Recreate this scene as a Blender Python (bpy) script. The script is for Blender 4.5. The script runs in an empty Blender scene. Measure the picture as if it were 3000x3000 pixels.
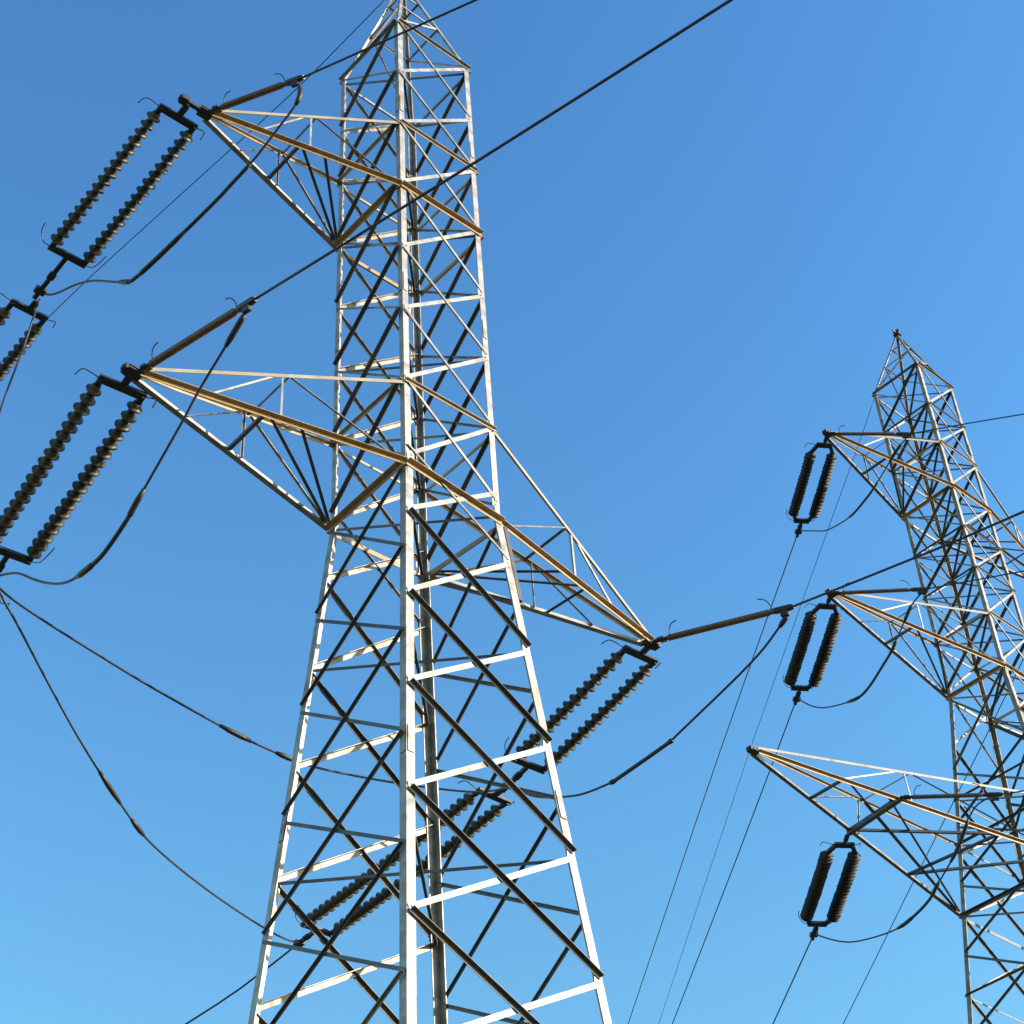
import bpy, bmesh, math, random
from mathutils import Vector as V, Matrix
random.seed(7)
C = bpy.context.scene.collection
GZ = -27.3                                    # ground height (z = 0 is the waist of the near tower)

# ------------------------------------------------------------------ helpers
def obj(name, bm, m, parent=None, smooth=False):
    bmesh.ops.recalc_face_normals(bm, faces=bm.faces)
    me = bpy.data.meshes.new(name); bm.to_mesh(me); bm.free()
    if smooth:
        for p in me.polygons: p.use_smooth = True
    me.materials.append(m)
    o = bpy.data.objects.new(name, me); C.objects.link(o)
    if parent is not None: o.parent = parent
    return o

def tag(o, label=None, cat=None, group=None, kind=None):
    if label: o['label'] = label
    if cat: o['category'] = cat
    if group: o['group'] = group
    if kind: o['kind'] = kind
    return o

def thing(name, label, cat, loc=(0, 0, 0), rz=0, group=None):
    o = bpy.data.objects.new(name, None); C.objects.link(o)
    o.location = loc; o.rotation_euler = (0, 0, rz); o.empty_display_size = .3
    return tag(o, label, cat, group)

def perp(v, d):
    v = V(v); v = v - d * v.dot(d)
    return v.normalized()

def angle(bm, a, b, f1, f2, w, t=.014, w2=None, off=None):
    """steel angle section from a to b, flanges towards f1 (width w) and f2 (width w2)"""
    a = V(a); b = V(b); d = (b - a).normalized()
    f1 = perp(f1, d); f2 = V(f2) - d * V(f2).dot(d); f2 = (f2 - f1 * f2.dot(f1)).normalized()
    w2 = w2 or w
    if off is not None: a = a + V(off); b = b + V(off)
    prof = [(0, 0), (w, 0), (w, t), (t, t), (t, w2), (0, w2)]
    A = [bm.verts.new(a + f1 * x + f2 * y) for x, y in prof]
    B = [bm.verts.new(b + f1 * x + f2 * y) for x, y in prof]
    n = len(prof)
    for i in range(n):
        bm.faces.new((A[i], A[(i + 1) % n], B[(i + 1) % n], B[i]))
    bm.faces.new((A[0], A[3], A[2], A[1])); bm.faces.new((A[0], A[5], A[4], A[3]))
    bm.faces.new((B[0], B[1], B[2], B[3])); bm.faces.new((B[0], B[3], B[4], B[5]))

def slab(bm, c, ex, ey, ez):
    """box centred on c with half-axis vectors ex, ey, ez"""
    c = V(c); vs = {}
    for i in (-1, 1):
        for j in (-1, 1):
            for k in (-1, 1):
                vs[i, j, k] = bm.verts.new(c + V(ex) * i + V(ey) * j + V(ez) * k)
    for s in (-1, 1):
        bm.faces.new([vs[s, -1, -1], vs[s, 1, -1], vs[s, 1, 1], vs[s, -1, 1]])
        bm.faces.new([vs[-1, s, -1], vs[1, s, -1], vs[1, s, 1], vs[-1, s, 1]])
        bm.faces.new([vs[-1, -1, s], vs[1, -1, s], vs[1, 1, s], vs[-1, 1, s]])

def bar(bm, a, b, w, h, up=(0, 0, 1)):
    a = V(a); b = V(b); d = b - a; L = d.length; d.normalize()
    u = V(up); u = u - d * u.dot(d)
    if u.length < 1e-3: u = V((1, 0, 0)) - d * d.x
    u.normalize(); s = d.cross(u)
    slab(bm, (a + b) / 2, d * (L / 2), s * (w / 2), u * (h / 2))

def tube(bm, pts, r, n=8):
    pts = [V(p) for p in pts]; rings = []
    d0 = (pts[1] - pts[0]).normalized()
    u = V((0, 0, 1)) - d0 * d0.z
    if u.length < .05: u = V((1, 0, 0)) - d0 * d0.x
    u.normalize()
    for i, p in enumerate(pts):
        a = pts[max(i - 1, 0)]; b = pts[min(i + 1, len(pts) - 1)]
        d = (b - a).normalized(); u = (u - d * u.dot(d)).normalized(); v = d.cross(u)
        rr = r[i] if isinstance(r, (list, tuple)) else r
        rings.append([bm.verts.new(p + (u * math.cos(k * 2 * math.pi / n) + v * math.sin(k * 2 * math.pi / n)) * rr) for k in range(n)])
    for A, B in zip(rings, rings[1:]):
        for k in range(n): bm.faces.new((A[k], A[(k + 1) % n], B[(k + 1) % n], B[k]))
    bm.faces.new(rings[0][::-1]); bm.faces.new(rings[-1])

def spline(pts, m=8):
    pts = [V(p) for p in pts]; out = []
    for i in range(len(pts) - 1):
        p0 = pts[max(i - 1, 0)]; p1 = pts[i]; p2 = pts[i + 1]; p3 = pts[min(i + 2, len(pts) - 1)]
        for k in range(m):
            t = k / m
            out.append(.5 * (2 * p1 + (p2 - p0) * t + (2 * p0 - 5 * p1 + 4 * p2 - p3) * t * t + (3 * p1 - p0 - 3 * p2 + p3) * t ** 3))
    out.append(pts[-1]); return out

def smooth_path(pts, it=2):
    pts = [V(p) for p in pts]
    for _ in range(it):
        pts = [pts[0]] + [pts[i] * .5 + (pts[i - 1] + pts[i + 1]) * .25 for i in range(1, len(pts) - 1)] + [pts[-1]]
    return pts

# ------------------------------------------------------------------ materials
def steel(name, base, dark, rust=None, rust_amt=.0, rough=.5, metal=.0, scale=2.2, vary=.0):
    m = bpy.data.materials.new(name); m.use_nodes = True
    nt = m.node_tree; N = nt.nodes; L = nt.links; b = N['Principled BSDF']
    tc = N.new('ShaderNodeTexCoord')
    n1 = N.new('ShaderNodeTexNoise'); n1.inputs['Scale'].default_value = scale; n1.inputs['Detail'].default_value = 8
    L.new(tc.outputs['Object'], n1.inputs['Vector'])
    r1 = N.new('ShaderNodeValToRGB'); r1.color_ramp.elements[0].position = .32; r1.color_ramp.elements[1].position = .62
    r1.color_ramp.elements[0].color = (*dark, 1); r1.color_ramp.elements[1].color = (*base, 1)
    L.new(n1.outputs['Fac'], r1.inputs['Fac'])
    col = r1.outputs['Color']
    if rust:
        n2 = N.new('ShaderNodeTexNoise'); n2.inputs['Scale'].default_value = 1.1; n2.inputs['Detail'].default_value = 10; n2.inputs['Roughness'].default_value = .7
        L.new(tc.outputs['Object'], n2.inputs['Vector'])
        r2 = N.new('ShaderNodeValToRGB'); r2.color_ramp.elements[0].position = .62 - rust_amt * .4; r2.color_ramp.elements[1].position = .74 - rust_amt * .3
        r2.color_ramp.elements[0].color = (0, 0, 0, 1); r2.color_ramp.elements[1].color = (1, 1, 1, 1)
        L.new(n2.outputs['Fac'], r2.inputs['Fac'])
        mx = N.new('ShaderNodeMixRGB'); mx.inputs['Color2'].default_value = (*rust, 1)
        L.new(r2.outputs['Color'], mx.inputs['Fac']); L.new(col, mx.inputs['Color1']); col = mx.outputs['Color']
    oi = N.new('ShaderNodeObjectInfo'); vr = N.new('ShaderNodeMapRange'); vr.inputs['To Min'].default_value = 1 - vary; vr.inputs['To Max'].default_value = 1.0
    L.new(oi.outputs['Random'], vr.inputs['Value'])
    vm = N.new('ShaderNodeMixRGB'); vm.blend_type = 'MULTIPLY'; vm.inputs['Fac'].default_value = 1
    L.new(col, vm.inputs['Color1']); L.new(vr.outputs['Result'], vm.inputs['Color2']); col = vm.outputs['Color']
    L.new(col, b.inputs['Base Color'])
    n3 = N.new('ShaderNodeTexNoise'); n3.inputs['Scale'].default_value = 9; L.new(tc.outputs['Object'], n3.inputs['Vector'])
    mr = N.new('ShaderNodeMapRange'); mr.inputs['To Min'].default_value = rough - .12; mr.inputs['To Max'].default_value = rough + .15
    L.new(n3.outputs['Fac'], mr.inputs['Value']); L.new(mr.outputs['Result'], b.inputs['Roughness'])
    b.inputs['Metallic'].default_value = metal
    bp = N.new('ShaderNodeBump'); bp.inputs['Strength'].default_value = .15; bp.inputs['Distance'].default_value = .01
    L.new(n3.outputs['Fac'], bp.inputs['Height']); L.new(bp.outputs['Normal'], b.inputs['Normal'])
    return m

M_leg = steel('galvanised_steel', (.40, .37, .335), (.22, .20, .18), (.34, .235, .145), .16, rough=.55, metal=.6, scale=3.5, vary=.18)
M_brace = steel('galvanised_brace', (.34, .32, .295), (.19, .175, .16), (.30, .205, .125), .16, rough=.55, metal=.6, scale=3.5, vary=.3)
M_dark = steel('shaded_rusty_steel', (.125, .12, .118), (.062, .061, .064), (.16, .095, .05), .16, vary=.5)  # shade of bars turned from the sun put into the base colour; rusty patches
M_far = steel('dull_far_steel', (.29, .26, .225), (.14, .125, .105), (.24, .15, .08), .22, rough=.55, metal=.5, scale=3.5, vary=.3)
M_fartop = steel('brown_stained_steel', (.27, .20, .13), (.17, .12, .075), (.22, .12, .05), .25)
M_black = steel('black_glaze', (.008, .008, .009), (.005, .005, .006), rough=.6)
M_rod = steel('tan_brown_glaze', (.15, .080, .038), (.10, .052, .024), rough=.4)
M_arm = steel('sun_tinted_rusty_steel', (.46, .315, .16), (.34, .215, .10), (.26, .125, .05), .22, rough=.45)  # warm sunlight on the beams put into the base colour, plus rust patches
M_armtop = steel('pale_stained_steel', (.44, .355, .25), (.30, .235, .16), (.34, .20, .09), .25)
M_fit = steel('dark_hardware', (.022, .021, .022), (.012, .011, .012), rough=.5)
M_cable = steel('aluminium_cable', (.030, .036, .055), (.018, .023, .038), rough=.55, metal=.0)
M_conc = steel('concrete', (.38, .37, .35), (.29, .28, .26), rough=.85, scale=4)

def glaze():
    m = steel('brown_porcelain', (.048, .042, .024), (.022, .021, .015), rough=.45)
    b = m.node_tree.nodes['Principled BSDF']; b.inputs['Coat Weight'].default_value = .08; b.inputs['Coat Roughness'].default_value = .3
    return m
M_glaze = glaze()

def ground_mat():
    m = bpy.data.materials.new('dry_grass'); m.use_nodes = True
    nt = m.node_tree; N = nt.nodes; L = nt.links; b = N['Principled BSDF']
    tc = N.new('ShaderNodeTexCoord')
    a = N.new('ShaderNodeTexNoise'); a.inputs['Scale'].default_value = .08; a.inputs['Detail'].default_value = 12
    c = N.new('ShaderNodeTexNoise'); c.inputs['Scale'].default_value = 3.; c.inputs['Detail'].default_value = 8
    for q in (a, c): L.new(tc.outputs['Object'], q.inputs['Vector'])
    r1 = N.new('ShaderNodeValToRGB'); r1.color_ramp.elements[0].color = (.055, .06, .022, 1); r1.color_ramp.elements[1].color = (.15, .12, .065, 1)
    r1.color_ramp.elements[0].position = .35; r1.color_ramp.elements[1].position = .65
    r2 = N.new('ShaderNodeValToRGB'); r2.color_ramp.elements[0].color = (.5, .5, .5, 1); r2.color_ramp.elements[1].color = (1, 1, 1, 1)
    L.new(a.outputs['Fac'], r1.inputs['Fac']); L.new(c.outputs['Fac'], r2.inputs['Fac'])
    mx = N.new('ShaderNodeMixRGB'); mx.blend_type = 'MULTIPLY'; mx.inputs['Fac'].default_value = 1
    L.new(r1.outputs['Color'], mx.inputs['Color1']); L.new(r2.outputs['Color'], mx.inputs['Color2'])
    L.new(mx.outputs['Color'], b.inputs['Base Color']); b.inputs['Roughness'].default_value = .95
    return m

# ------------------------------------------------------------------ ground
bm = bmesh.new()
n = 48; ext = 3000.
def gc(i):
    u = 2 * i / n - 1
    return math.copysign(abs(u) ** 2.6, u) * ext
gv = [[bm.verts.new((gc(i), gc(j), GZ + (0 if math.hypot(gc(i), gc(j)) < 130 else .8 * math.sin(gc(i) * .011) + .8 * math.cos(gc(j) * .013)))) for j in range(n + 1)] for i in range(n + 1)]
for i in range(n):
    for j in range(n): bm.faces.new((gv[i][j], gv[i + 1][j], gv[i + 1][j + 1], gv[i][j + 1]))
tag(obj('ground', bm, ground_mat(), smooth=True), kind='structure')

# ------------------------------------------------------------------ lattice tower
LEG = {'N': (-1, -1), 'R': (1, -1), 'L': (-1, 1), 'F': (1, 1)}
ASC, DESC = 0, 1

class Tower:
    def __init__(s, root, kflare, ztop, zapex, zbase, zA, sA=1.2135, sB=1.25, half_from=None):
        s.root = root; s.k = kflare; s.zt = ztop; s.za = zapex; s.zb = zbase; s.zA = zA; s.sA = sA; s.sB = sB; s.m_leg = M_leg; s.m_brace = M_brace; s.m_top = M_armtop
    def s_(s, z):
        return s.sB + (s.sA - s.sB) * z / s.zA if z > 0 else s.sB - s.k * z
    def pt(s, l, z):
        h = s.s_(z); a, b = LEG[l]; return V((a * h, b * h, z))
    def legs(s, w_low, w_up):
        s.leg = {}
        for l, (a, b) in LEG.items():
            bm = bmesh.new()
            for z0, z1, w in ((s.zb + .35, 0.0, w_low), (0.002, s.zt + .1, w_up)):
                angle(bm, s.pt(l, z0), s.pt(l, z1), (-a, 0, 0), (0, -b, 0), w, .02)
            # splice plates on the outer faces
            for zz in s.splices:
                p = s.pt(l, zz); d = (s.pt(l, zz + .4) - p).normalized(); w = w_low if zz < 0 else w_up
                slab(bm, p + V((-a * w * .5, b * .013, 0)), (w * .36, 0, 0), (0, .006, 0), d * .3)
                slab(bm, p + V((a * .013, -b * w * .5, 0)), (.006, 0, 0), (0, w * .36, 0), d * .3)
            leg = s.leg[l] = obj('leg', bm, s.m_leg, s.root)
            bm = bmesh.new(); p = s.pt(l, s.zb)
            slab(bm, p + V((0, 0, -.15)), (.55, 0, 0), (0, .55, 0), (0, 0, .45))
            bmesh.ops.bevel(bm, geom=bm.edges[:], offset=.04, segments=2, affect='EDGES')
            obj('footing', bm, M_conc, leg)
    def brace(s, la, za, lb, zb, w, flange, mat, lift=.0, rest=None, name='diagonal_brace', w2=None):
        """angle between two legs of one face; flange 'in' or 'out' or 'dn' tells where its second leg points"""
        a = s.pt(la, za); b = s.pt(lb, zb)
        ax, ay = LEG[la]; bx, by = LEG[lb]
        n = V((0, ay, 0)) if ay == by else V((ax, 0, 0))
        d = (b - a).normalized()
        q = n.cross(d).normalized()
        if q.z < 0: q = -q
        e = d * (.13 if flange == 'out' and la == 'L' else .05); e2 = d * (.09 if lb == 'R' else .03)
        bm = rest if rest is not None else bmesh.new()
        f2 = n if flange == 'out' else -n
        angle(bm, a + e + q * (w / 2), b - e2 + q * (w / 2), -q, f2, w, .012, w2, off=n * (.016 + lift))
        if rest is None: obj(name, bm, mat, s.root)

def gussets(s, levels, faces=(('N', 'R'), ('L', 'F'))):
    for z in levels:
        for a, b in faces:
            ax, ay = LEG[a]; bx, by = LEG[b]
            nn = V((0, ay, 0)) if ay == by else V((ax, 0, 0))
            for l, o in ((a, b), (b, a)):
                p = s.pt(l, z); e = (s.pt(o, z) - p).normalized()
                bm = bmesh.new()
                slab(bm, p + e * .12 + nn * .012, e * .09, nn * .004, (0, 0, .10 + .03 * random.random()))
                for bz in (-.06, .06):
                    c = p + e * (.10 + .05 * random.random()) + nn * .02 + V((0, 0, bz))
                    slab(bm, c, e * .016, nn * .012, (0, 0, .016))
                obj('gusset_plate', bm, s.m_leg, s.leg[l])

def cross_arm(tw, side, ztip, dist, zb, zt, lower_half=None, t1=.45, t2=.52, w=.105, btop=.085, dz=None, sname='cross_arm', ext=.05):
    """a tapering arm: two level bottom chords, two sloping top chords, struts and a tip bracket"""
    dz = dz or {}
    la, lb = ('N', 'L') if side < 0 else ('R', 'F')
    h = tw.s_(zb)
    tip = V((side * (h + dist), 0, ztip))
    A = tw.pt(la, zb) + V((0, 0, dz.get(la, 0))); B = tw.pt(lb, zb) + V((0, 0, dz.get(lb, 0)))
    TA = tw.pt(la, zt); TB = tw.pt(lb, zt)
    o = V((side, 0, 0))
    ta = tip + V((-side * .12, -.10, 0)); tb = tip + V((-side * .12, .10, 0))
    bm = bmesh.new()
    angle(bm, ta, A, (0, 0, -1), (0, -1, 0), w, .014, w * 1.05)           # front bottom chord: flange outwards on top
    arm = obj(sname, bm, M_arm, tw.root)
    bm = bmesh.new(); angle(bm, tb, B, (0, 0, 1), (0, 1, 0), w * .75, .014, w * 1.15); obj('bottom_chord', bm, tw.m_leg, arm)
    bm = bmesh.new()
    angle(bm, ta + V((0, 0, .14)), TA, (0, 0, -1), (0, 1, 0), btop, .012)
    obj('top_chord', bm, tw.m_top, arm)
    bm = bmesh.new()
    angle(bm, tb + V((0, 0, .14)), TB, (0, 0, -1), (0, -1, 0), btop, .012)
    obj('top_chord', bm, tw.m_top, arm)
    def on(p, q, t): return V(p).lerp(V(q), t)
    def strut(a, b, f1, f2, ww, mat):
        bm = bmesh.new(); angle(bm, a, b, f1, f2, ww, .010); obj('strut', bm, mat, arm)
    # front and rear vertical faces
    for c, T, s_, yy in ((A, TA, ta, -1), (B, TB, tb, 1)):
        up = s_ + V((0, 0, .14))
        strut(on(s_, c, t2) + V((0, -yy * .02, .02)), on(up, T, t2) + V((0, -yy * .02, -.04)), (side, 0, 0), (0, -yy, 0), .05, M_brace)
        strut(on(up, T, t2 + .03) + V((0, -yy * .02, -.05)), on(s_, c, .97) + V((0, -yy * .02, .04)), (side, 0, 0), (0, -yy, 0), .045, M_brace)
        strut(on(s_, c, .25) + V((0, -yy * .02, .02)), on(up, T, t2 - .02) + V((0, -yy * .02, -.05)), (side, 0, 0), (0, -yy, 0), .04, M_brace)
    # bottom plane
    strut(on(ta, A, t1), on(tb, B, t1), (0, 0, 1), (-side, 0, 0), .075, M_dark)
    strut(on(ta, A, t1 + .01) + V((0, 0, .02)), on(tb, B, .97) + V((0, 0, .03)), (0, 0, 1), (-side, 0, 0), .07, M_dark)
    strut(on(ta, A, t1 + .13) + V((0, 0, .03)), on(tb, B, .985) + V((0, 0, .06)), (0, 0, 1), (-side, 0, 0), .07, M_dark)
    # top plane
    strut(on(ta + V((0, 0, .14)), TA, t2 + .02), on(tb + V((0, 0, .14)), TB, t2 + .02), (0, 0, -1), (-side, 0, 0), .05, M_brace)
    bm = bmesh.new()
    slab(bm, tip + V((-side * .03, 0, .05)), (.15, 0, 0), (0, .12, 0), (0, 0, .016))
    slab(bm, tip + V((-side * .03, 0, -.03)), (.16, 0, 0), (0, .13, 0), (0, 0, .016))
    slab(bm, tip + V((side * (.08 + ext / 2), 0, .01)), (.10 + ext / 2, 0, 0), (0, .05, 0), (0, 0, .04))
    slab(bm, tip + V((side * (.06 + ext), 0, .01)), (.09, 0, 0), (0, .10, 0), (0, 0, .07))
    obj('tip_bracket', bm, M_fit, arm)
    return tip, arm, (ta, A, tb, B)

def belt(tw, z, mat, w, dz=None, outward=True, name='horizontal_brace'):
    dz = dz or {}
    for a, b in (('N', 'R'), ('L', 'F'), ('N', 'L'), ('R', 'F')):
        pa = tw.pt(a, z) + V((0, 0, dz.get(a, 0))); pb = tw.pt(b, z) + V((0, 0, dz.get(b, 0)))
        ax, ay = LEG[a]; bx, by = LEG[b]
        n = V((0, ay, 0)) if ay == by else V((ax, 0, 0))
        bm = bmesh.new()
        angle(bm, pa, pb, (0, 0, -1), n, w, .014, off=n * .03)
        obj(name, bm, mat, tw.root)

def plan_brace(tw, levels, w=.05):
    for k, z in enumerate(levels):
        for i, (a, b) in enumerate((('N', 'F'), ('L', 'R'))):
            pa = tw.pt(a, z + .03 * i - .04); pb = tw.pt(b, z + .03 * i - .04)
            d = (pb - pa).normalized(); bm = bmesh.new()
            angle(bm, pa + d * .1, pb - d * .1, (-d.y, d.x, 0), (0, 0, -1), w, .01)
            obj('plan_brace', bm, M_dark, tw.root)

def peak(tw, w=.09):
    apex = V((0, 0, tw.za)); bm = bmesh.new()
    for l, (a, b) in LEG.items():
        angle(bm, tw.pt(l, tw.zt), apex + V((a * .07, b * .07, 0)), (-a, 0, 0), (0, -b, 0), w, .012)
    for l1, l2 in (('N', 'R'), ('R', 'F'), ('F', 'L'), ('L', 'N')):
        for t in (.45, .75):
            p = tw.pt(l1, tw.zt).lerp(apex, t); q = tw.pt(l2, tw.zt).lerp(apex, t)
            angle(bm, p, q, (0, 0, -1), -(p + q - apex * 2) + V((0, 0, .001)), .05, .01)
        p = tw.pt(l1, tw.zt).lerp(apex, .02); q = tw.pt(l2, tw.zt).lerp(apex, .45)
        angle(bm, p, q, (0, 0, 1), V((-p.x, -p.y, 0)), .05, .01)
    pk = obj('peak', bm, tw.m_leg, tw.root)
    bm = bmesh.new()
    slab(bm, apex + V((0, 0, .05)), (.14, 0, 0), (0, .14, 0), (0, 0, .02))
    slab(bm, apex + V((0, 0, .22)), (.035, 0, 0), (0, .15, 0), (0, 0, .15))
    tube(bm, [apex + V((-.3, 0, .18)), apex + V((.3, 0, .18))], .035)
    obj('earth_wire_clamp', bm, M_fit, pk)

def body(tw, zup, zlow, zhalf, wn, wd, limit_z):
    """X-braced faces: front/rear faces on the whole levels, side faces staggered by half a level below the waist"""
    rest = bmesh.new(); nrest = 0
    def B(la, za, lb, zb, w, fl, mat, lift=0.):
        nonlocal nrest
        if min(za, zb) < limit_z: tw.brace(la, za, lb, zb, w, fl, mat, lift, rest=rest); nrest += 1
        else: tw.brace(la, za, lb, zb, w, fl, mat, lift)
    for j in range(len(zup) - 1):
        hi, lo = zup[j], zup[j + 1]
        for a, b, inv in (('N', 'R', 0), ('L', 'F', 1)):
            B(a, lo, b, hi, wn[0], 'in', tw.m_leg)                       # rising, sunlit web
            B(a, hi, b, lo, wn[0] * .72, 'in', tw.m_brace, .02)          # thinner falling lace
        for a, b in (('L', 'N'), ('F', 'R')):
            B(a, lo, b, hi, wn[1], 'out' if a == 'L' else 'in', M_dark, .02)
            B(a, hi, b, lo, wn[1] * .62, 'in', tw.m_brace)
    for j in range(len(zlow) - 1):
        hi, lo = zlow[j], zlow[j + 1]
        B('N', lo, 'R', hi, wd[0], 'in', tw.m_leg)
        B('L', lo, 'F', hi, wd[0], 'in', tw.m_leg)
        if j:
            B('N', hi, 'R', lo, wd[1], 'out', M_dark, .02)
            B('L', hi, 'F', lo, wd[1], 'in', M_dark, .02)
        else:
            B('N', hi, 'R', lo, wd[1] * .6, 'in', tw.m_brace, .02); B('L', hi, 'F', lo, wd[1] * .6, 'in', tw.m_brace, .02)
    for j in range(len(zhalf) - 1):
        hi, lo = zhalf[j], zhalf[j + 1]
        for a, b in (('L', 'N'), ('F', 'R')):
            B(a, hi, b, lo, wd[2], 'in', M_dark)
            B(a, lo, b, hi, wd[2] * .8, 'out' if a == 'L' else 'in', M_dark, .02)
    if nrest:
        o = obj('lower_brace', rest, tw.m_brace, tw.root); o['kind'] = 'stuff'
    else: rest.free()

# ---- near tower
root1 = thing('lattice_tower', 'large pale steel lattice tower in the middle, sunlit on its right side', 'power pylon', (0, 0, 0))
T1 = Tower(root1, .0811, 15.72, 20.0, GZ, 9.0)
T1.splices = (12.2, 5.6, -.02, -7.2, -14.)
T1.legs(.185, .15)
zup1 = [15.72, 13.5, 11.42, 9.1, 6.78, 4.7, 2.5, .25]
zlow1 = [.6, -1.35, -3.62, -5.88, -8.28, -10.75, -13.2, -16.2, -19.6, -23.4, GZ + .6]
zhalf1 = [-.1, -2.4, -4.62, -7.05, -9.45, -11.9, -14.6, -17.8, -21.4, -25.6]
body(T1, zup1, zlow1, zhalf1, (.095, .08), (.105, .088, .072), -14.3)
gussets(T1, zup1[1:] + [-1.35, -3.62, -5.88, -8.28, -10.75, -13.2])
dz1 = {'N': .08, 'R': -.2, 'L': 0, 'F': .06}
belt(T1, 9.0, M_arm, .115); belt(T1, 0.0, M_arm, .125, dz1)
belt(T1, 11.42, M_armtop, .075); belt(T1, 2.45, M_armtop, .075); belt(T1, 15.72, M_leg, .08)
plan_brace(T1, (15.6, 11.42, 9.0, 4.7, 2.45, 0.0, -3.6, -8.28), .065)
peak(T1)
tipA, _, _ = cross_arm(T1, -1, 9.05, 4.642, 9.0, 11.42, ext=.48)
tipB, _, _ = cross_arm(T1, -1, .06, 5.60, 0, 2.42, dz=dz1)
bm = bmesh.new(); angle(bm, T1.pt('R', -.15) + V((.16, .02, 0)), T1.pt('R', -2.25) + V((.14, .02, 0)), (0, 1, 0), (-1, 0, 0), .10, .012); obj('leg_shade_bar', bm, M_dark, T1.leg['R'])  # added dark bar, stands in for the shade beside the right leg
tipC, _, _ = cross_arm(T1, 1, .03, 5.62, 0, 2.45, dz=dz1)

# ---- far tower (stands twice as far off and is taller)
P2 = V((33.078, 6.593, 14.073)); A2 = .019
root2 = thing('lattice_tower', 'second, taller lattice tower standing farther back at the right edge', 'power pylon', P2, A2)
T2 = Tower(root2, .112, 15.86, 19.3, GZ - P2.z, 8.862, 1.216)
T2.m_leg = M_far; T2.m_brace = M_far; T2.m_top = M_fartop
T2.splices = (12.2, 5.6, -.02, -9., -18.)
T2.legs(.17, .15)
zup2 = [15.86, 13.5, 11.3, 8.95, 6.78, 4.7, 2.5, .25]
zlow2 = [.3, -2.1, -4.4, -6.6, -8.95, -11.8, -15., -18.6, -22.6, -27., -31.8, -36.8, P2.z * -1 + GZ + .6]
zhalf2 = [-.1, -3.3, -5.5, -7.8, -10.4, -13.4, -16.8, -20.6, -24.8, -29.4, -34.3, -39.5]
body(T2, zup2, zlow2, zhalf2, (.085, .09), (.085, .09, .085), -13.6)
gussets(T2, zup2[1:] + [-2.1, -4.4, -6.6, -8.95])
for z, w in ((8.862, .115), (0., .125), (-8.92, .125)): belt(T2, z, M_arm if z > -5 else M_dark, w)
belt(T2, 11.3, M_armtop, .075); belt(T2, 2.45, M_armtop, .075); belt(T2, 15.86, M_far, .08); belt(T2, -6.2, M_dark, .08)
plan_brace(T2, (15.7, 13.5, 11.3, 8.86, 6.78, 4.7, 2.45, 0., -4.4, -6.2, -8.92), .07)
for z in (13.5, 6.78, 4.7): belt(T2, z, M_dark, .055)
for z in (-4.4, -11.8): belt(T2, z, M_dark, .06)
peak(T2)
tip2A, _, _ = cross_arm(T2, -1, 8.862, 6.108, 8.862, 11.3)
tip2B, _, _ = cross_arm(T2, -1, 0, 8.119, 0, 2.45)
tip2L, arm2L, (q1, q2, q3, q4) = cross_arm(T2, -1, -8.92, 12.9, -8.92, -6.2, t1=.25, t2=.47)
cross_arm(T2, 1, 8.862, 6.108, 8.862, 11.3); cross_arm(T2, 1, 0, 8.119, 0, 2.45)
# cross beam in mid arm, where the lower phase is anchored
mA = q1.lerp(q2, .42); mB = q3.lerp(q4, .44)
bm = bmesh.new(); bar(bm, mA + V((0, -.1, -.02)), mB + V((0, .15, -.02)), .16, .16); obj('anchor_beam', bm, M_dark, arm2L)
for a, b in ((mB, q1.lerp(q2, .75)), (q1.lerp(q2, .75), q3.lerp(q4, .72)), (q3.lerp(q4, .72), T2.pt('N', -8.8))):
    bm = bmesh.new(); angle(bm, a, b, (0, 0, 1), (1, 0, 0), .08, .012); obj('strut', bm, M_dark, arm2L)
root2_m = Matrix.Translation(P2) @ Matrix.Rotation(A2, 4, 'Z')
tip2A = root2_m @ tip2A; tip2B = root2_m @ tip2B
anch2 = root2_m @ (mB + V((0, .15, 0))); anch2N = root2_m @ (mA + V((0, -.1, 0)))

# ------------------------------------------------------------------ insulators
def lathe(prof, n=20):
    bm = bmesh.new(); rings = []
    for x, r in prof:
        rings.append([bm.verts.new((r * math.cos(2 * math.pi * k / n), r * math.sin(2 * math.pi * k / n), x)) for k in range(n)])
    for A, B in zip(rings, rings[1:]):
        for k in range(n): bm.faces.new((A[k], A[(k + 1) % n], B[(k + 1) % n], B[k]))
    bm.faces.new(rings[0][::-1]); bm.faces.new(rings[-1])
    return bm
PITCH = .255
disc_o = obj('disc', lathe([(0, .045), (.0, .09), (.075, .10), (.095, .12), (.112, .162), (.13, .172), (.146, .168), (.148, .145), (.135, .125), (.16, .105), (.185, .085), (.20, .045)]), M_glaze, smooth=False)
disc_me = disc_o.data
for p in disc_me.polygons: p.use_smooth = True
disc_black = disc_me.copy(); disc_black.materials[0] = M_black
bpy.data.objects.remove(disc_o)

def orient(o, p, d):
    o.location = p; o.rotation_mode = 'QUATERNION'; o.rotation_quaternion = V(d).to_track_quat('Z', 'Y')

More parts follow.
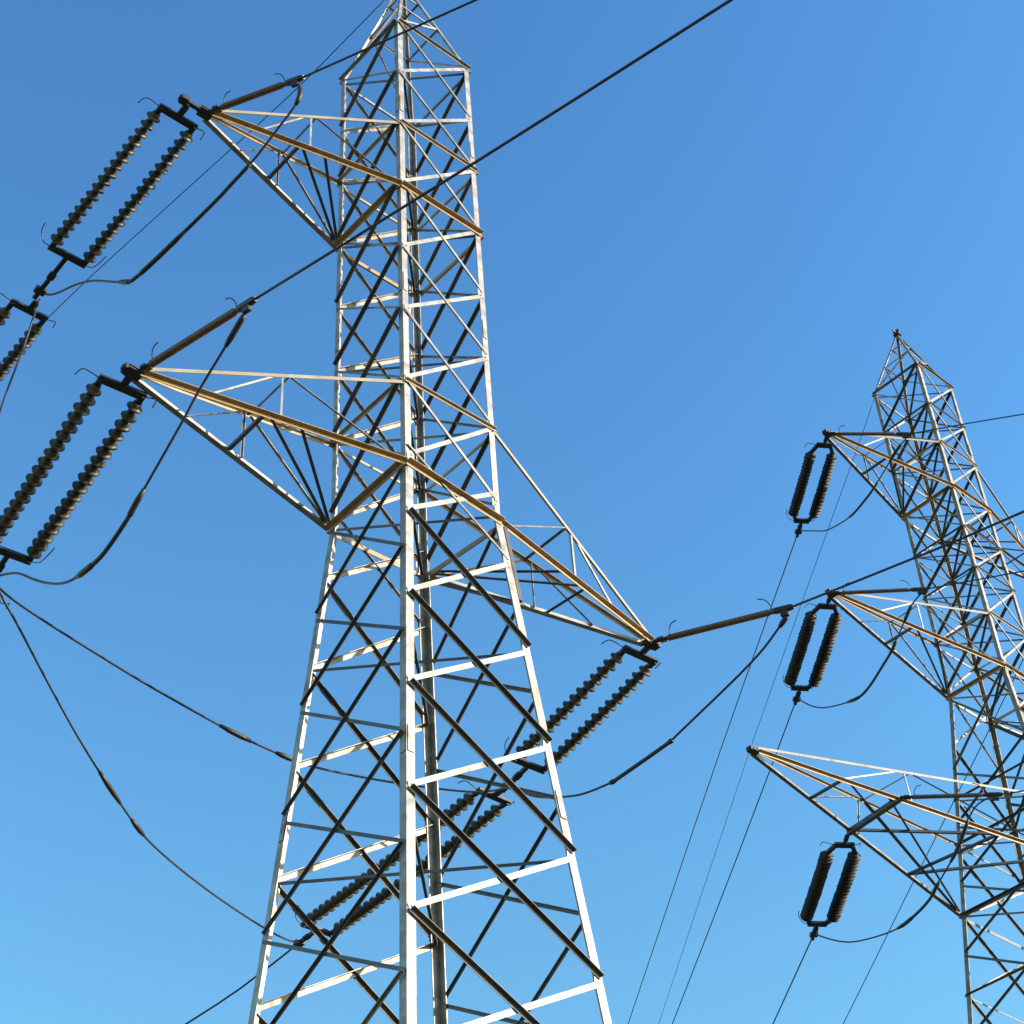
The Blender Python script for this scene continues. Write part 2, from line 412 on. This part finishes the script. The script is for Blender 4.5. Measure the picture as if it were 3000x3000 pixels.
def double_insulator(p0, p1, label, group, spread=.86, lead=.42, tail=.75, cat='insulator', pitch=PITCH, ds=1.0, taper=0., thick=1.45):
    """two parallel disc strings between two yoke bars; p0 the anchor, p1 the line end"""
    p0 = V(p0); p1 = V(p1); d = (p1 - p0).normalized()
    t = thing('double_insulator', label, cat, p0, 0, group)
    side = d.cross(V((0, 0, 1))).normalized(); up = side.cross(d).normalized()
    L = (p1 - p0).length; a = d * lead; b = d * (L - tail)
    yw = spread * (1 - taper) / 2
    for pos, sg in ((a, -1), (b, 1)):
        bm = bmesh.new()
        bar(bm, pos - side * (yw + .06), pos + side * (yw + .06), .12 * thick, .05 * thick, up)
        if sg > 0:
            bar(bm, pos + d * .04, d * (L + .32), .10, .08, up); slab(bm, d * (L + .05), side * .13, up * .05, d * .09)
            slab(bm, d * (L - tail * .4), side * .085, up * .03, d * .10)
        else:
            tube(bm, [V((0, 0, 0)), a], .045); slab(bm, a * .45, side * .07, up * .03, d * min(.14, lead * .3))
        for s in (-1, 1):
            e = pos + side * s * yw
            bar(bm, e, pos + side * s * spread / 2 - d * sg * (.22 + taper * .35), .08 * thick, .055 * thick, up)
            slab(bm, e, side * .03, up * .06 * thick, d * .03)
        yk = obj('yoke_plate', bm, M_fit, t)
        for s in (-1, 1):
            bm = bmesh.new(); e = pos + side * s * (yw + .05)
            tube(bm, spline([e, e + side * s * .18 + up * .06, e + side * s * .30 + up * .22 - d * sg * .12, e + side * s * .34 + up * .26 - d * sg * .34], 4), .013, 6)
            obj('arcing_horn', bm, M_fit, yk)
    inset = .18 + taper * .35
    n = int((L - tail - lead - 2 * inset + .06) / pitch)
    for s in (-1, 1):
        e0 = a + side * s * spread / 2 + d * inset; e1 = b + side * s * spread / 2 - d * inset
        SL = (e1 - e0).length
        path = [e0 + (e1 - e0) * (k / 10) - up * (.035 * SL * (k / 10) * (1 - k / 10)) for k in range(11)]
        bm = bmesh.new(); tube(bm, path, .05, 8)
        st = obj('insulator_string', bm, M_fit, t)
        gap = (SL - n * pitch) / 2 + .02
        for k in range(n):
            f = (gap + k * pitch) / SL
            c = e0 + (e1 - e0) * f - up * (.035 * SL * f * (1 - f))
            td = (d - up * (.035 * (1 - 2 * f)) + side * random.uniform(-.03, .03) + up * random.uniform(-.03, .03)).normalized()
            o = bpy.data.objects.new('disc', disc_black if taper else disc_me); C.objects.link(o); o.parent = st
            q = random.uniform(.96, 1.04)
            orient(o, c, td); o.scale = (ds * q, ds * q, 1)
    return t

def rod_insulator(p0, p1, label, group):
    p0 = V(p0); p1 = V(p1); d = (p1 - p0).normalized(); L = (p1 - p0).length
    t = thing('rod_insulator', label, 'insulator', p0, 0, group)
    prof = [(.0, .04)]; x = .35
    bm = bmesh.new(); tube(bm, [(0, 0, 0), d * .4], .05, 8); slab(bm, d * .2, d * .09, d.cross(V((0, 0, 1))).normalized() * .09, (0, 0, .03)); obj('shackle', bm, M_fit, t)
    prof = [(0, .055)]; x = .03
    while x < L - .95:
        prof += [(x, .056), (x + .01, .078), (x + .022, .078), (x + .045, .058)]; x += .06
    prof += [(L - .85, .055)]
    o = obj('insulator_rod', lathe(prof, 14), M_rod, t, True); orient(o, d * .35, d)
    bm = bmesh.new(); tube(bm, [d * (L - .52), d * (L - .42), d * (L - .05), d * (L + .05)], [.05, .075, .075, .05], 8)
    slab(bm, d * (L - .2) + V((0, 0, -.08)), d * .10, d.cross(V((0, 0, 1))).normalized() * .04, (0, 0, .12))
    cl = obj('clamp', bm, M_fit, t)
    s = d.cross(V((0, 0, 1))).normalized()
    for q, sg in ((.45, 1), (L - .5, -1)):
        bm = bmesh.new(); e = d * q
        tube(bm, spline([e, e + V((0, 0, .16)) + s * .05, e + V((0, 0, .30)) + s * .1 + d * .1 * sg, e + V((0, 0, .36)) + s * .1 + d * .26 * sg], 4), .013, 6)
        obj('arcing_horn', bm, M_fit, t)
    return t

def cable(name, pts, r, label, cat, group=None, sleeves=(), pipe=None, m=6, it=2):
    path = smooth_path(spline(pts, m), it)
    bm = bmesh.new(); tube(bm, path, r, 8)
    o = tag(obj(name, bm, M_cable, None, True), label, cat, group)
    n = len(path)
    def seg(t0, t1): return path[max(0, int(t0 * (n - 1))):min(n, int(t1 * (n - 1)) + 2)]
    for t, ln in sleeves:
        s = seg(t - ln / 2, t + ln / 2)
        if len(s) < 2: continue
        bm = bmesh.new(); tube(bm, s, [r * 1.5] + [r * 2.3] * (len(s) - 2) + [r * 1.5] if len(s) > 2 else r * 2.2, 8)
        obj('weight_sleeve', bm, M_fit, o, True)
    if pipe:
        bm = bmesh.new(); tube(bm, seg(*pipe), r * 1.75, 8); obj('armour_pipe', bm, M_cable, o, True)
    return o

def run(p, q, length, slope1, n=14):
    """carry a span on beyond q in the direction p-q, its slope easing to slope1"""
    p = V(p); q = V(q); d = q - p; h = V((d.x, d.y, 0)); hl = h.length; h.normalize(); s0 = d.z / hl
    out = []
    for k in range(1, n + 1):
        x = length * k / n; out.append(q + h * x + V((0, 0, s0 * x + (slope1 - s0) * x * x / (2 * length))))
    return out

RC = .026
G1 = 'double insulators on the near tower'; G2 = 'double insulators on the far tower'
ups = [V((-5.09, -2.67, 8.1)), V((-6.58, -3.63, -.9)), V((7.47, -3.58, -.9))]
al, bl, cl, ce = V((-6.12, 6.34, 8.4)), V((-6.28, 6.01, -.7)), V((7.16, 5.28, -.8)), V((7.21, 13.79, -1.2))
ae = V((-6.07, 14.85, 7.9)); be = V((-6.2, 14.5, -1.2))
lk = V((0, .25, -.02))
double_insulator(tipA + V((-.42, 0, -.05)), al + V((-.1, -.1, 0)), 'double disc string hanging from the tip of the top left cross arm', G1, tail=1.2)
double_insulator(al + lk, ae, 'double disc string at upper left, below another and cut by the left edge', G1, lead=.38)
double_insulator(tipB, bl, 'double disc string hanging from the tip of the lower left cross arm', G1)
double_insulator(bl + lk, be, 'double disc string beyond the left edge, in line with the lower left one', G1, lead=.38)
double_insulator(tipC, cl, 'double disc string hanging from the tip of the right cross arm of the near tower', G1)
double_insulator(cl + lk, ce, 'double disc string seen through the lower body of the near tower', G1, lead=.38)
GU = 'rod insulators pulling towards the viewer'
rod_insulator(tipA + V((.1, -.12, 0)), ups[0], 'dark rod insulator rising to the right from the tip of the top left cross arm', GU)
rod_insulator(tipB + V((.1, -.12, 0)), ups[1], 'dark rod insulator rising to the right from the tip of the lower left cross arm', GU)
rod_insulator(tipC + V((.0, -.12, 0)), ups[2], 'dark rod insulator running right from the near tower\'s right cross arm', GU)

GC = 'line conductors'
w = [ups[0], V((-3.57, -6.63, 7.8))]
cable('conductor', w + run(w[0], w[1], 120, .10), RC, 'dark line wire crossing in front of the near tower peak', 'power line', GC, m=2, it=0, sleeves=())
w = [ups[1], V((-5.63, -8.58, -1.2)), V((-4.76, -13.41, -1.5))]
cable('conductor', w + run(w[1], w[2], 120, .08), RC, 'long dark wire from the lower left arm across the tower to the top edge', 'power line', GC, m=2, it=0)
w = [ups[2], V((8.13, -6.91, -1.2)), V((8.42, -8.91, -1.4))]
cable('conductor', w + run(w[1], w[2], 120, .08), RC, 'dark wire from the right arm passing in front of the far tower', 'power line', GC, m=2, it=0)
w = [ce, V((6.92, 16.08, -1.65)), V((6.4, 18.3, -2.1))]
cable('conductor', w + run(w[1], w[2], 110, .1), RC, 'wire leaving the bottom left of the near tower towards the lower edge', 'power line', GC, m=2, it=0)
w = [ae, V((-6.1, 18, 7.5))]
cable('conductor', w + run(w[0], w[1], 110, .06), RC, 'wire beyond the left edge, continuing the top left insulators', 'power line', GC, m=2, it=0)
w = [be, V((-6.3, 18, -1.7))]
cable('conductor', w + run(w[0], w[1], 110, .06), RC, 'wire beyond the left edge, continuing the lower left insulators', 'power line', GC, m=2, it=0)
E0 = V((0, 0, 20.18))
ew = EARTH_NEAR = [E0, V((-.53, 3.21, 19.15)), V((-.68, 5.24, 19.1)), V((-.91, 7.36, 19.0)), V((-1.5, 13.1, 18.8)), V((-1.7, 15.5, 18.7))]
cable('earth_wire', ew + run(ew[-2], ew[-1], 110, .08), .015, 'thin wire from the peak of the near tower down past the upper left insulators', 'earth wire', 'earth wires', m=2, it=0)
w = [E0, V((1.4, -4, 19.5))]
cable('earth_wire', w + run(w[0], w[1], 120, .1), .015, 'thin wire leaving the peak of the near tower over the top edge', 'earth wire', 'earth wires', m=2, it=0)

GJ = 'jumper cables on the near tower'
jA = [ups[0] + V((0, .1, -.1)), (-5.1, -2.59, 7.38), (-5.18, -1.89, 6.94), (-5.25, -1.23, 6.6), (-5.33, -.5, 6.4), (-5.41, .09, 6.22), (-5.67, 2.39, 5.9), (-5.74, 3.02, 6.12), (-5.87, 4.16, 7.1), (-5.96, 4.94, 7.6), (-6.06, 5.8, 7.95), al]
cable('jumper_cable', jA, RC, 'jumper cable looping under the top left cross arm', 'jumper cable', GJ, sleeves=((.52, .06), (.62, .05), (.07, .06)), pipe=(.30, .62))
jB = [ups[1] + V((0, .15, -.05)), (-6.55, -2.9, -1.25), (-6.52, -1.94, -1.75), (-6.51, -1.41, -2.16), (-6.47, -.04, -3.03), (-6.46, .28, -3.25), (-6.43, .98, -3.48), (-6.42, 1.49, -3.5), (-6.39, 2.36, -3.29), (-6.36, 3.21, -2.76), (-6.34, 4.06, -2.07), (-6.31, 4.87, -1.37), bl]
cable('jumper_cable', jB, RC, 'jumper cable looping under the lower left cross arm', 'jumper cable', GJ, sleeves=((.36, .06), (.60, .05), (.06, .05)), pipe=(.36, .60))
jC = [ups[2] + V((0, .1, -.1)), (7.45, -3.17, -1.2), (7.42, -2.28, -1.64), (7.34, -.03, -2.26), (7.33, .3, -2.34), (7.28, 1.78, -2.44), (7.27, 2.11, -2.44), (7.24, 2.89, -2.31), (7.22, 3.43, -2.12), (7.2, 4.07, -1.82), (7.18, 4.7, -1.42), cl]
cable('jumper_cable', jC, RC, 'jumper cable looping under the right cross arm of the near tower', 'jumper cable', GJ, sleeves=((.33, .05), (.52, .05), (.06, .05)), pipe=(.33, .52))
j1 = [bl, (-6.01, 6.0, -.98), (-5.05, 5.94, -1.31), (-3.75, 5.87, -1.64), (-2.44, 5.8, -1.95), (-.5, 5.7, -2.3), (.8, 5.63, -2.42), (1.7, 5.58, -2.4), (3.67, 5.47, -2.05), (5.9, 5.35, -1.5), (6.9, 5.29, -1.05), cl]
cable('jumper_cable', j1, RC, 'cable sagging from the left edge behind the body of the near tower', 'jumper cable', GJ, sleeves=((.46, .03), (.56, .03)))
j2 = [bl, (-5.87, 6.25, -.95), (-5.35, 6.55, -1.15), (-4.1, 7.25, -1.75), (-2.64, 8.11, -2.3), (-.93, 9.09, -2.75), (.22, 9.76, -2.85), (2.44, 11.04, -2.55), (5.06, 12.55, -1.98), (6.5, 13.38, -1.55), ce]
cable('jumper_cable', j2, RC, 'cable sagging from the left edge to the lower left leg of the near tower', 'jumper cable', GJ, sleeves=((.455, .03), (.545, .03)))
j3 = [al + V((0, .1, -.1)), (-6.14, 6.65, 7.6), (-6.13, 6.9, 6.9), (-6.1, 7.4, 6.1), (-6.1, 7.7, 5.3), (-6.1, 8.1, 4.4), (-6.1, 9.0, 3.6), (-6.1, 11, 3.9), (-6.1, 13.4, 6.5), ae]
cable('jumper_cable', j3, RC, 'cable dropping beside the upper left insulators at the left edge', 'jumper cable', GJ)

# far tower hardware
a2, b2, l2 = V((28.28, 10.4, 22.14)), V((26.37, 10.59, 13.27)), V((26.39, 11.69, 4.35))
double_insulator(tip2A, a2, 'black double insulator hanging from the top arm of the far tower', G2, spread=.84, lead=.55, tail=.5, pitch=.15, ds=1.22, taper=.42, thick=1.7)
double_insulator(tip2B, b2, 'black double insulator hanging from the middle arm of the far tower', G2, spread=.90, lead=.6, tail=.5, pitch=.15, ds=1.28, taper=.42, thick=1.7)
double_insulator(anch2, l2, 'black double insulator hanging from the lowest arm of the far tower', G2, spread=.90, lead=.6, tail=.5, pitch=.15, ds=1.28, taper=.42, thick=1.7)
u2 = [V((27.69, 4.18, 22.34)), V((25.47, 3.85, 13.47)), V((24.98, 2.81, 4.55))]
GV = 'rod insulators on the far tower'
rod_insulator(tip2A, u2[0], 'rod insulator at the tip of the top arm of the far tower', GV)
rod_insulator(tip2B, u2[1], 'rod insulator at the tip of the middle arm of the far tower', GV)
rod_insulator(anch2N, u2[2], 'rod insulator in mid span of the lowest arm of the far tower', GV)
w = [a2, (33.31, 18.26, 21.62), (38.81, 26.86, 20.84), (47.85, 40.99, 19.3)]
cable('conductor', w + run(w[-2], w[-1], 140, .05), RC * .9, 'thin wire running down from the top insulator of the far tower', 'power line', GC, m=2, it=0)
w = [b2, (31.56, 18.7, 12.51), (38.45, 29.46, 11.7)]
cable('conductor', w + run(w[-2], w[-1], 150, .06), RC * .9, 'thin wire running down from the middle insulator of the far tower', 'power line', GC, m=2, it=0)
w = [l2, (29.45, 16.47, 3.97)]
cable('conductor', w + run(w[-2], w[-1], 150, .05), RC * .9, 'thin wire running down from the lowest insulator of the far tower', 'power line', GC, m=2, it=0)
w = [V((40.4, 6.75, 22.7)), V((46.2, 15.8, 21.75)), V((52.02, 24.92, 20.98)), V((54.34, 28.53, 20.64)), V((58.62, 35.22, 20.04))]
cable('conductor', w + run(w[-2], w[-1], 150, .05), RC * .9, 'faint thin wire crossing the sky right of the far tower\'s lowest insulator', 'power line', GC, m=2, it=0)
w = [u2[0], (28.75, 2.32, 22.1), (30.05, .40, 21.95)]
cable('conductor', w + run(w[-2], w[-1], 120, .08), RC * .9, 'wire leaving the top arm of the far tower to the right edge', 'power line', GC, m=2, it=0)
w = [u2[1], (26.6, 1.9, 13.3)]
cable('conductor', w + run(w[-2], w[-1], 120, .08), RC * .9, 'wire leaving the middle arm of the far tower through its body', 'power line', GC, m=2, it=0)
w = [u2[2], (26.1, .9, 4.4)]
cable('conductor', w + run(w[-2], w[-1], 120, .08), RC * .9, 'wire leaving the lowest arm of the far tower through its body', 'power line', GC, m=2, it=0)
w = [V((33.08, 6.59, 33.6)), (35.02, 9.62, 33.27), (35.96, 11.1, 32.96), (47.91, 29.78, 31.05), (61.92, 51.67, 27.9)]
cable('earth_wire', w + run(w[-2], w[-1], 140, .05), .016, 'thin wire running down from the peak of the far tower', 'earth wire', 'earth wires', m=2, it=0)
GK = 'jumper cables on the far tower'
j = [u2[0], (27.8, 4.95, 22.15), (27.84, 5.6, 21.75), (27.9, 6.38, 21.29), (27.96, 6.99, 21.07), (28.03, 7.79, 20.89), (28.14, 8.94, 21.1), (28.2, 9.55, 21.5), a2]
cable('jumper_cable', j, RC, 'jumper cable looping below the top arm of the far tower', 'jumper cable', GK, sleeves=((.14, .1),), pipe=(.35, .62))
j = [u2[1], (25.56, 4.5, 13.35), (25.61, 4.95, 13.0), (25.74, 5.83, 12.27), (25.8, 6.33, 11.98), (25.94, 7.31, 11.53), (26.04, 8.08, 11.55), (26.24, 9.63, 12.22), b2]
cable('jumper_cable', j, RC, 'jumper cable looping below the middle arm of the far tower', 'jumper cable', GK, sleeves=((.2, .1), (.38, .06), (.72, .06)), pipe=(.38, .72))
j = [u2[2], (25.15, 3.9, 4.75), (25.32, 4.93, 3.84), (25.5, 6.09, 3.15), (25.56, 6.47, 2.9), (25.69, 7.25, 2.72), (25.84, 8.24, 2.7), (26.12, 9.98, 3.19), (26.3, 11.0, 3.8), l2]
cable('jumper_cable', j, RC, 'jumper cable looping below the lowest arm of the far tower', 'jumper cable', GK, sleeves=((.2, .1), (.36, .06), (.60, .06)), pipe=(.36, .60))

# ------------------------------------------------------------------ light
AZ = math.radians(141); SUN_DIR = V((math.sin(AZ), math.cos(AZ), 0)); EL = math.radians(20)
SUN_DIR = V((SUN_DIR.x * math.cos(EL), SUN_DIR.y * math.cos(EL), math.sin(EL)))
sd = bpy.data.lights.new('sun', 'SUN'); sd.energy = 3.9; sd.angle = math.radians(.53); sd.color = (1, .88, .71)
so = bpy.data.objects.new('sun', sd); C.objects.link(so); so.rotation_euler = (-SUN_DIR).to_track_quat('-Z', 'Y').to_euler()
so.location = SUN_DIR * 60
wd = bpy.data.worlds.new('World'); bpy.context.scene.world = wd; wd.use_nodes = True
nt = wd.node_tree; bg = nt.nodes['Background']
sky = nt.nodes.new('ShaderNodeTexSky'); sky.sky_type = 'NISHITA'; sky.sun_disc = False
sky.sun_elevation = EL; sky.sun_rotation = math.atan2(SUN_DIR.x, SUN_DIR.y)
sky.altitude = 0; sky.air_density = 2.5; sky.dust_density = .3; sky.ozone_density = 7.0
gm = nt.nodes.new('ShaderNodeGamma'); gm.inputs['Gamma'].default_value = 1.65
nt.links.new(sky.outputs['Color'], gm.inputs['Color']); nt.links.new(gm.outputs['Color'], bg.inputs['Color']); bg.inputs['Strength'].default_value = .082

# ------------------------------------------------------------------ camera
yaw, pitch, roll, F = .7631, .7274, -.0693, 5473.34
f = V((math.sin(yaw) * math.cos(pitch), math.cos(yaw) * math.cos(pitch), math.sin(pitch)))
r = V((math.cos(yaw), -math.sin(yaw), 0)); u = r.cross(f)
r2 = r * math.cos(roll) + u * math.sin(roll); u2_ = u * math.cos(roll) - r * math.sin(roll)
cd = bpy.data.cameras.new('camera'); cam = bpy.data.objects.new('camera', cd); C.objects.link(cam)
cd.sensor_width = 36; cd.lens = F * 36 / 3000; cd.clip_start = .1; cd.clip_end = 9000
cam.matrix_world = Matrix(((r2.x, u2_.x, -f.x, -18.59), (r2.y, u2_.y, -f.y, -22.3562), (r2.z, u2_.z, -f.z, -25.738), (0, 0, 0, 1)))
sc = bpy.context.scene; sc.camera = cam
sc.render.resolution_x = sc.render.resolution_y = 1024
sc.view_settings.view_transform = 'Standard'; sc.view_settings.look = 'None'
sc.view_settings.exposure = 1.0; sc.view_settings.gamma = 1
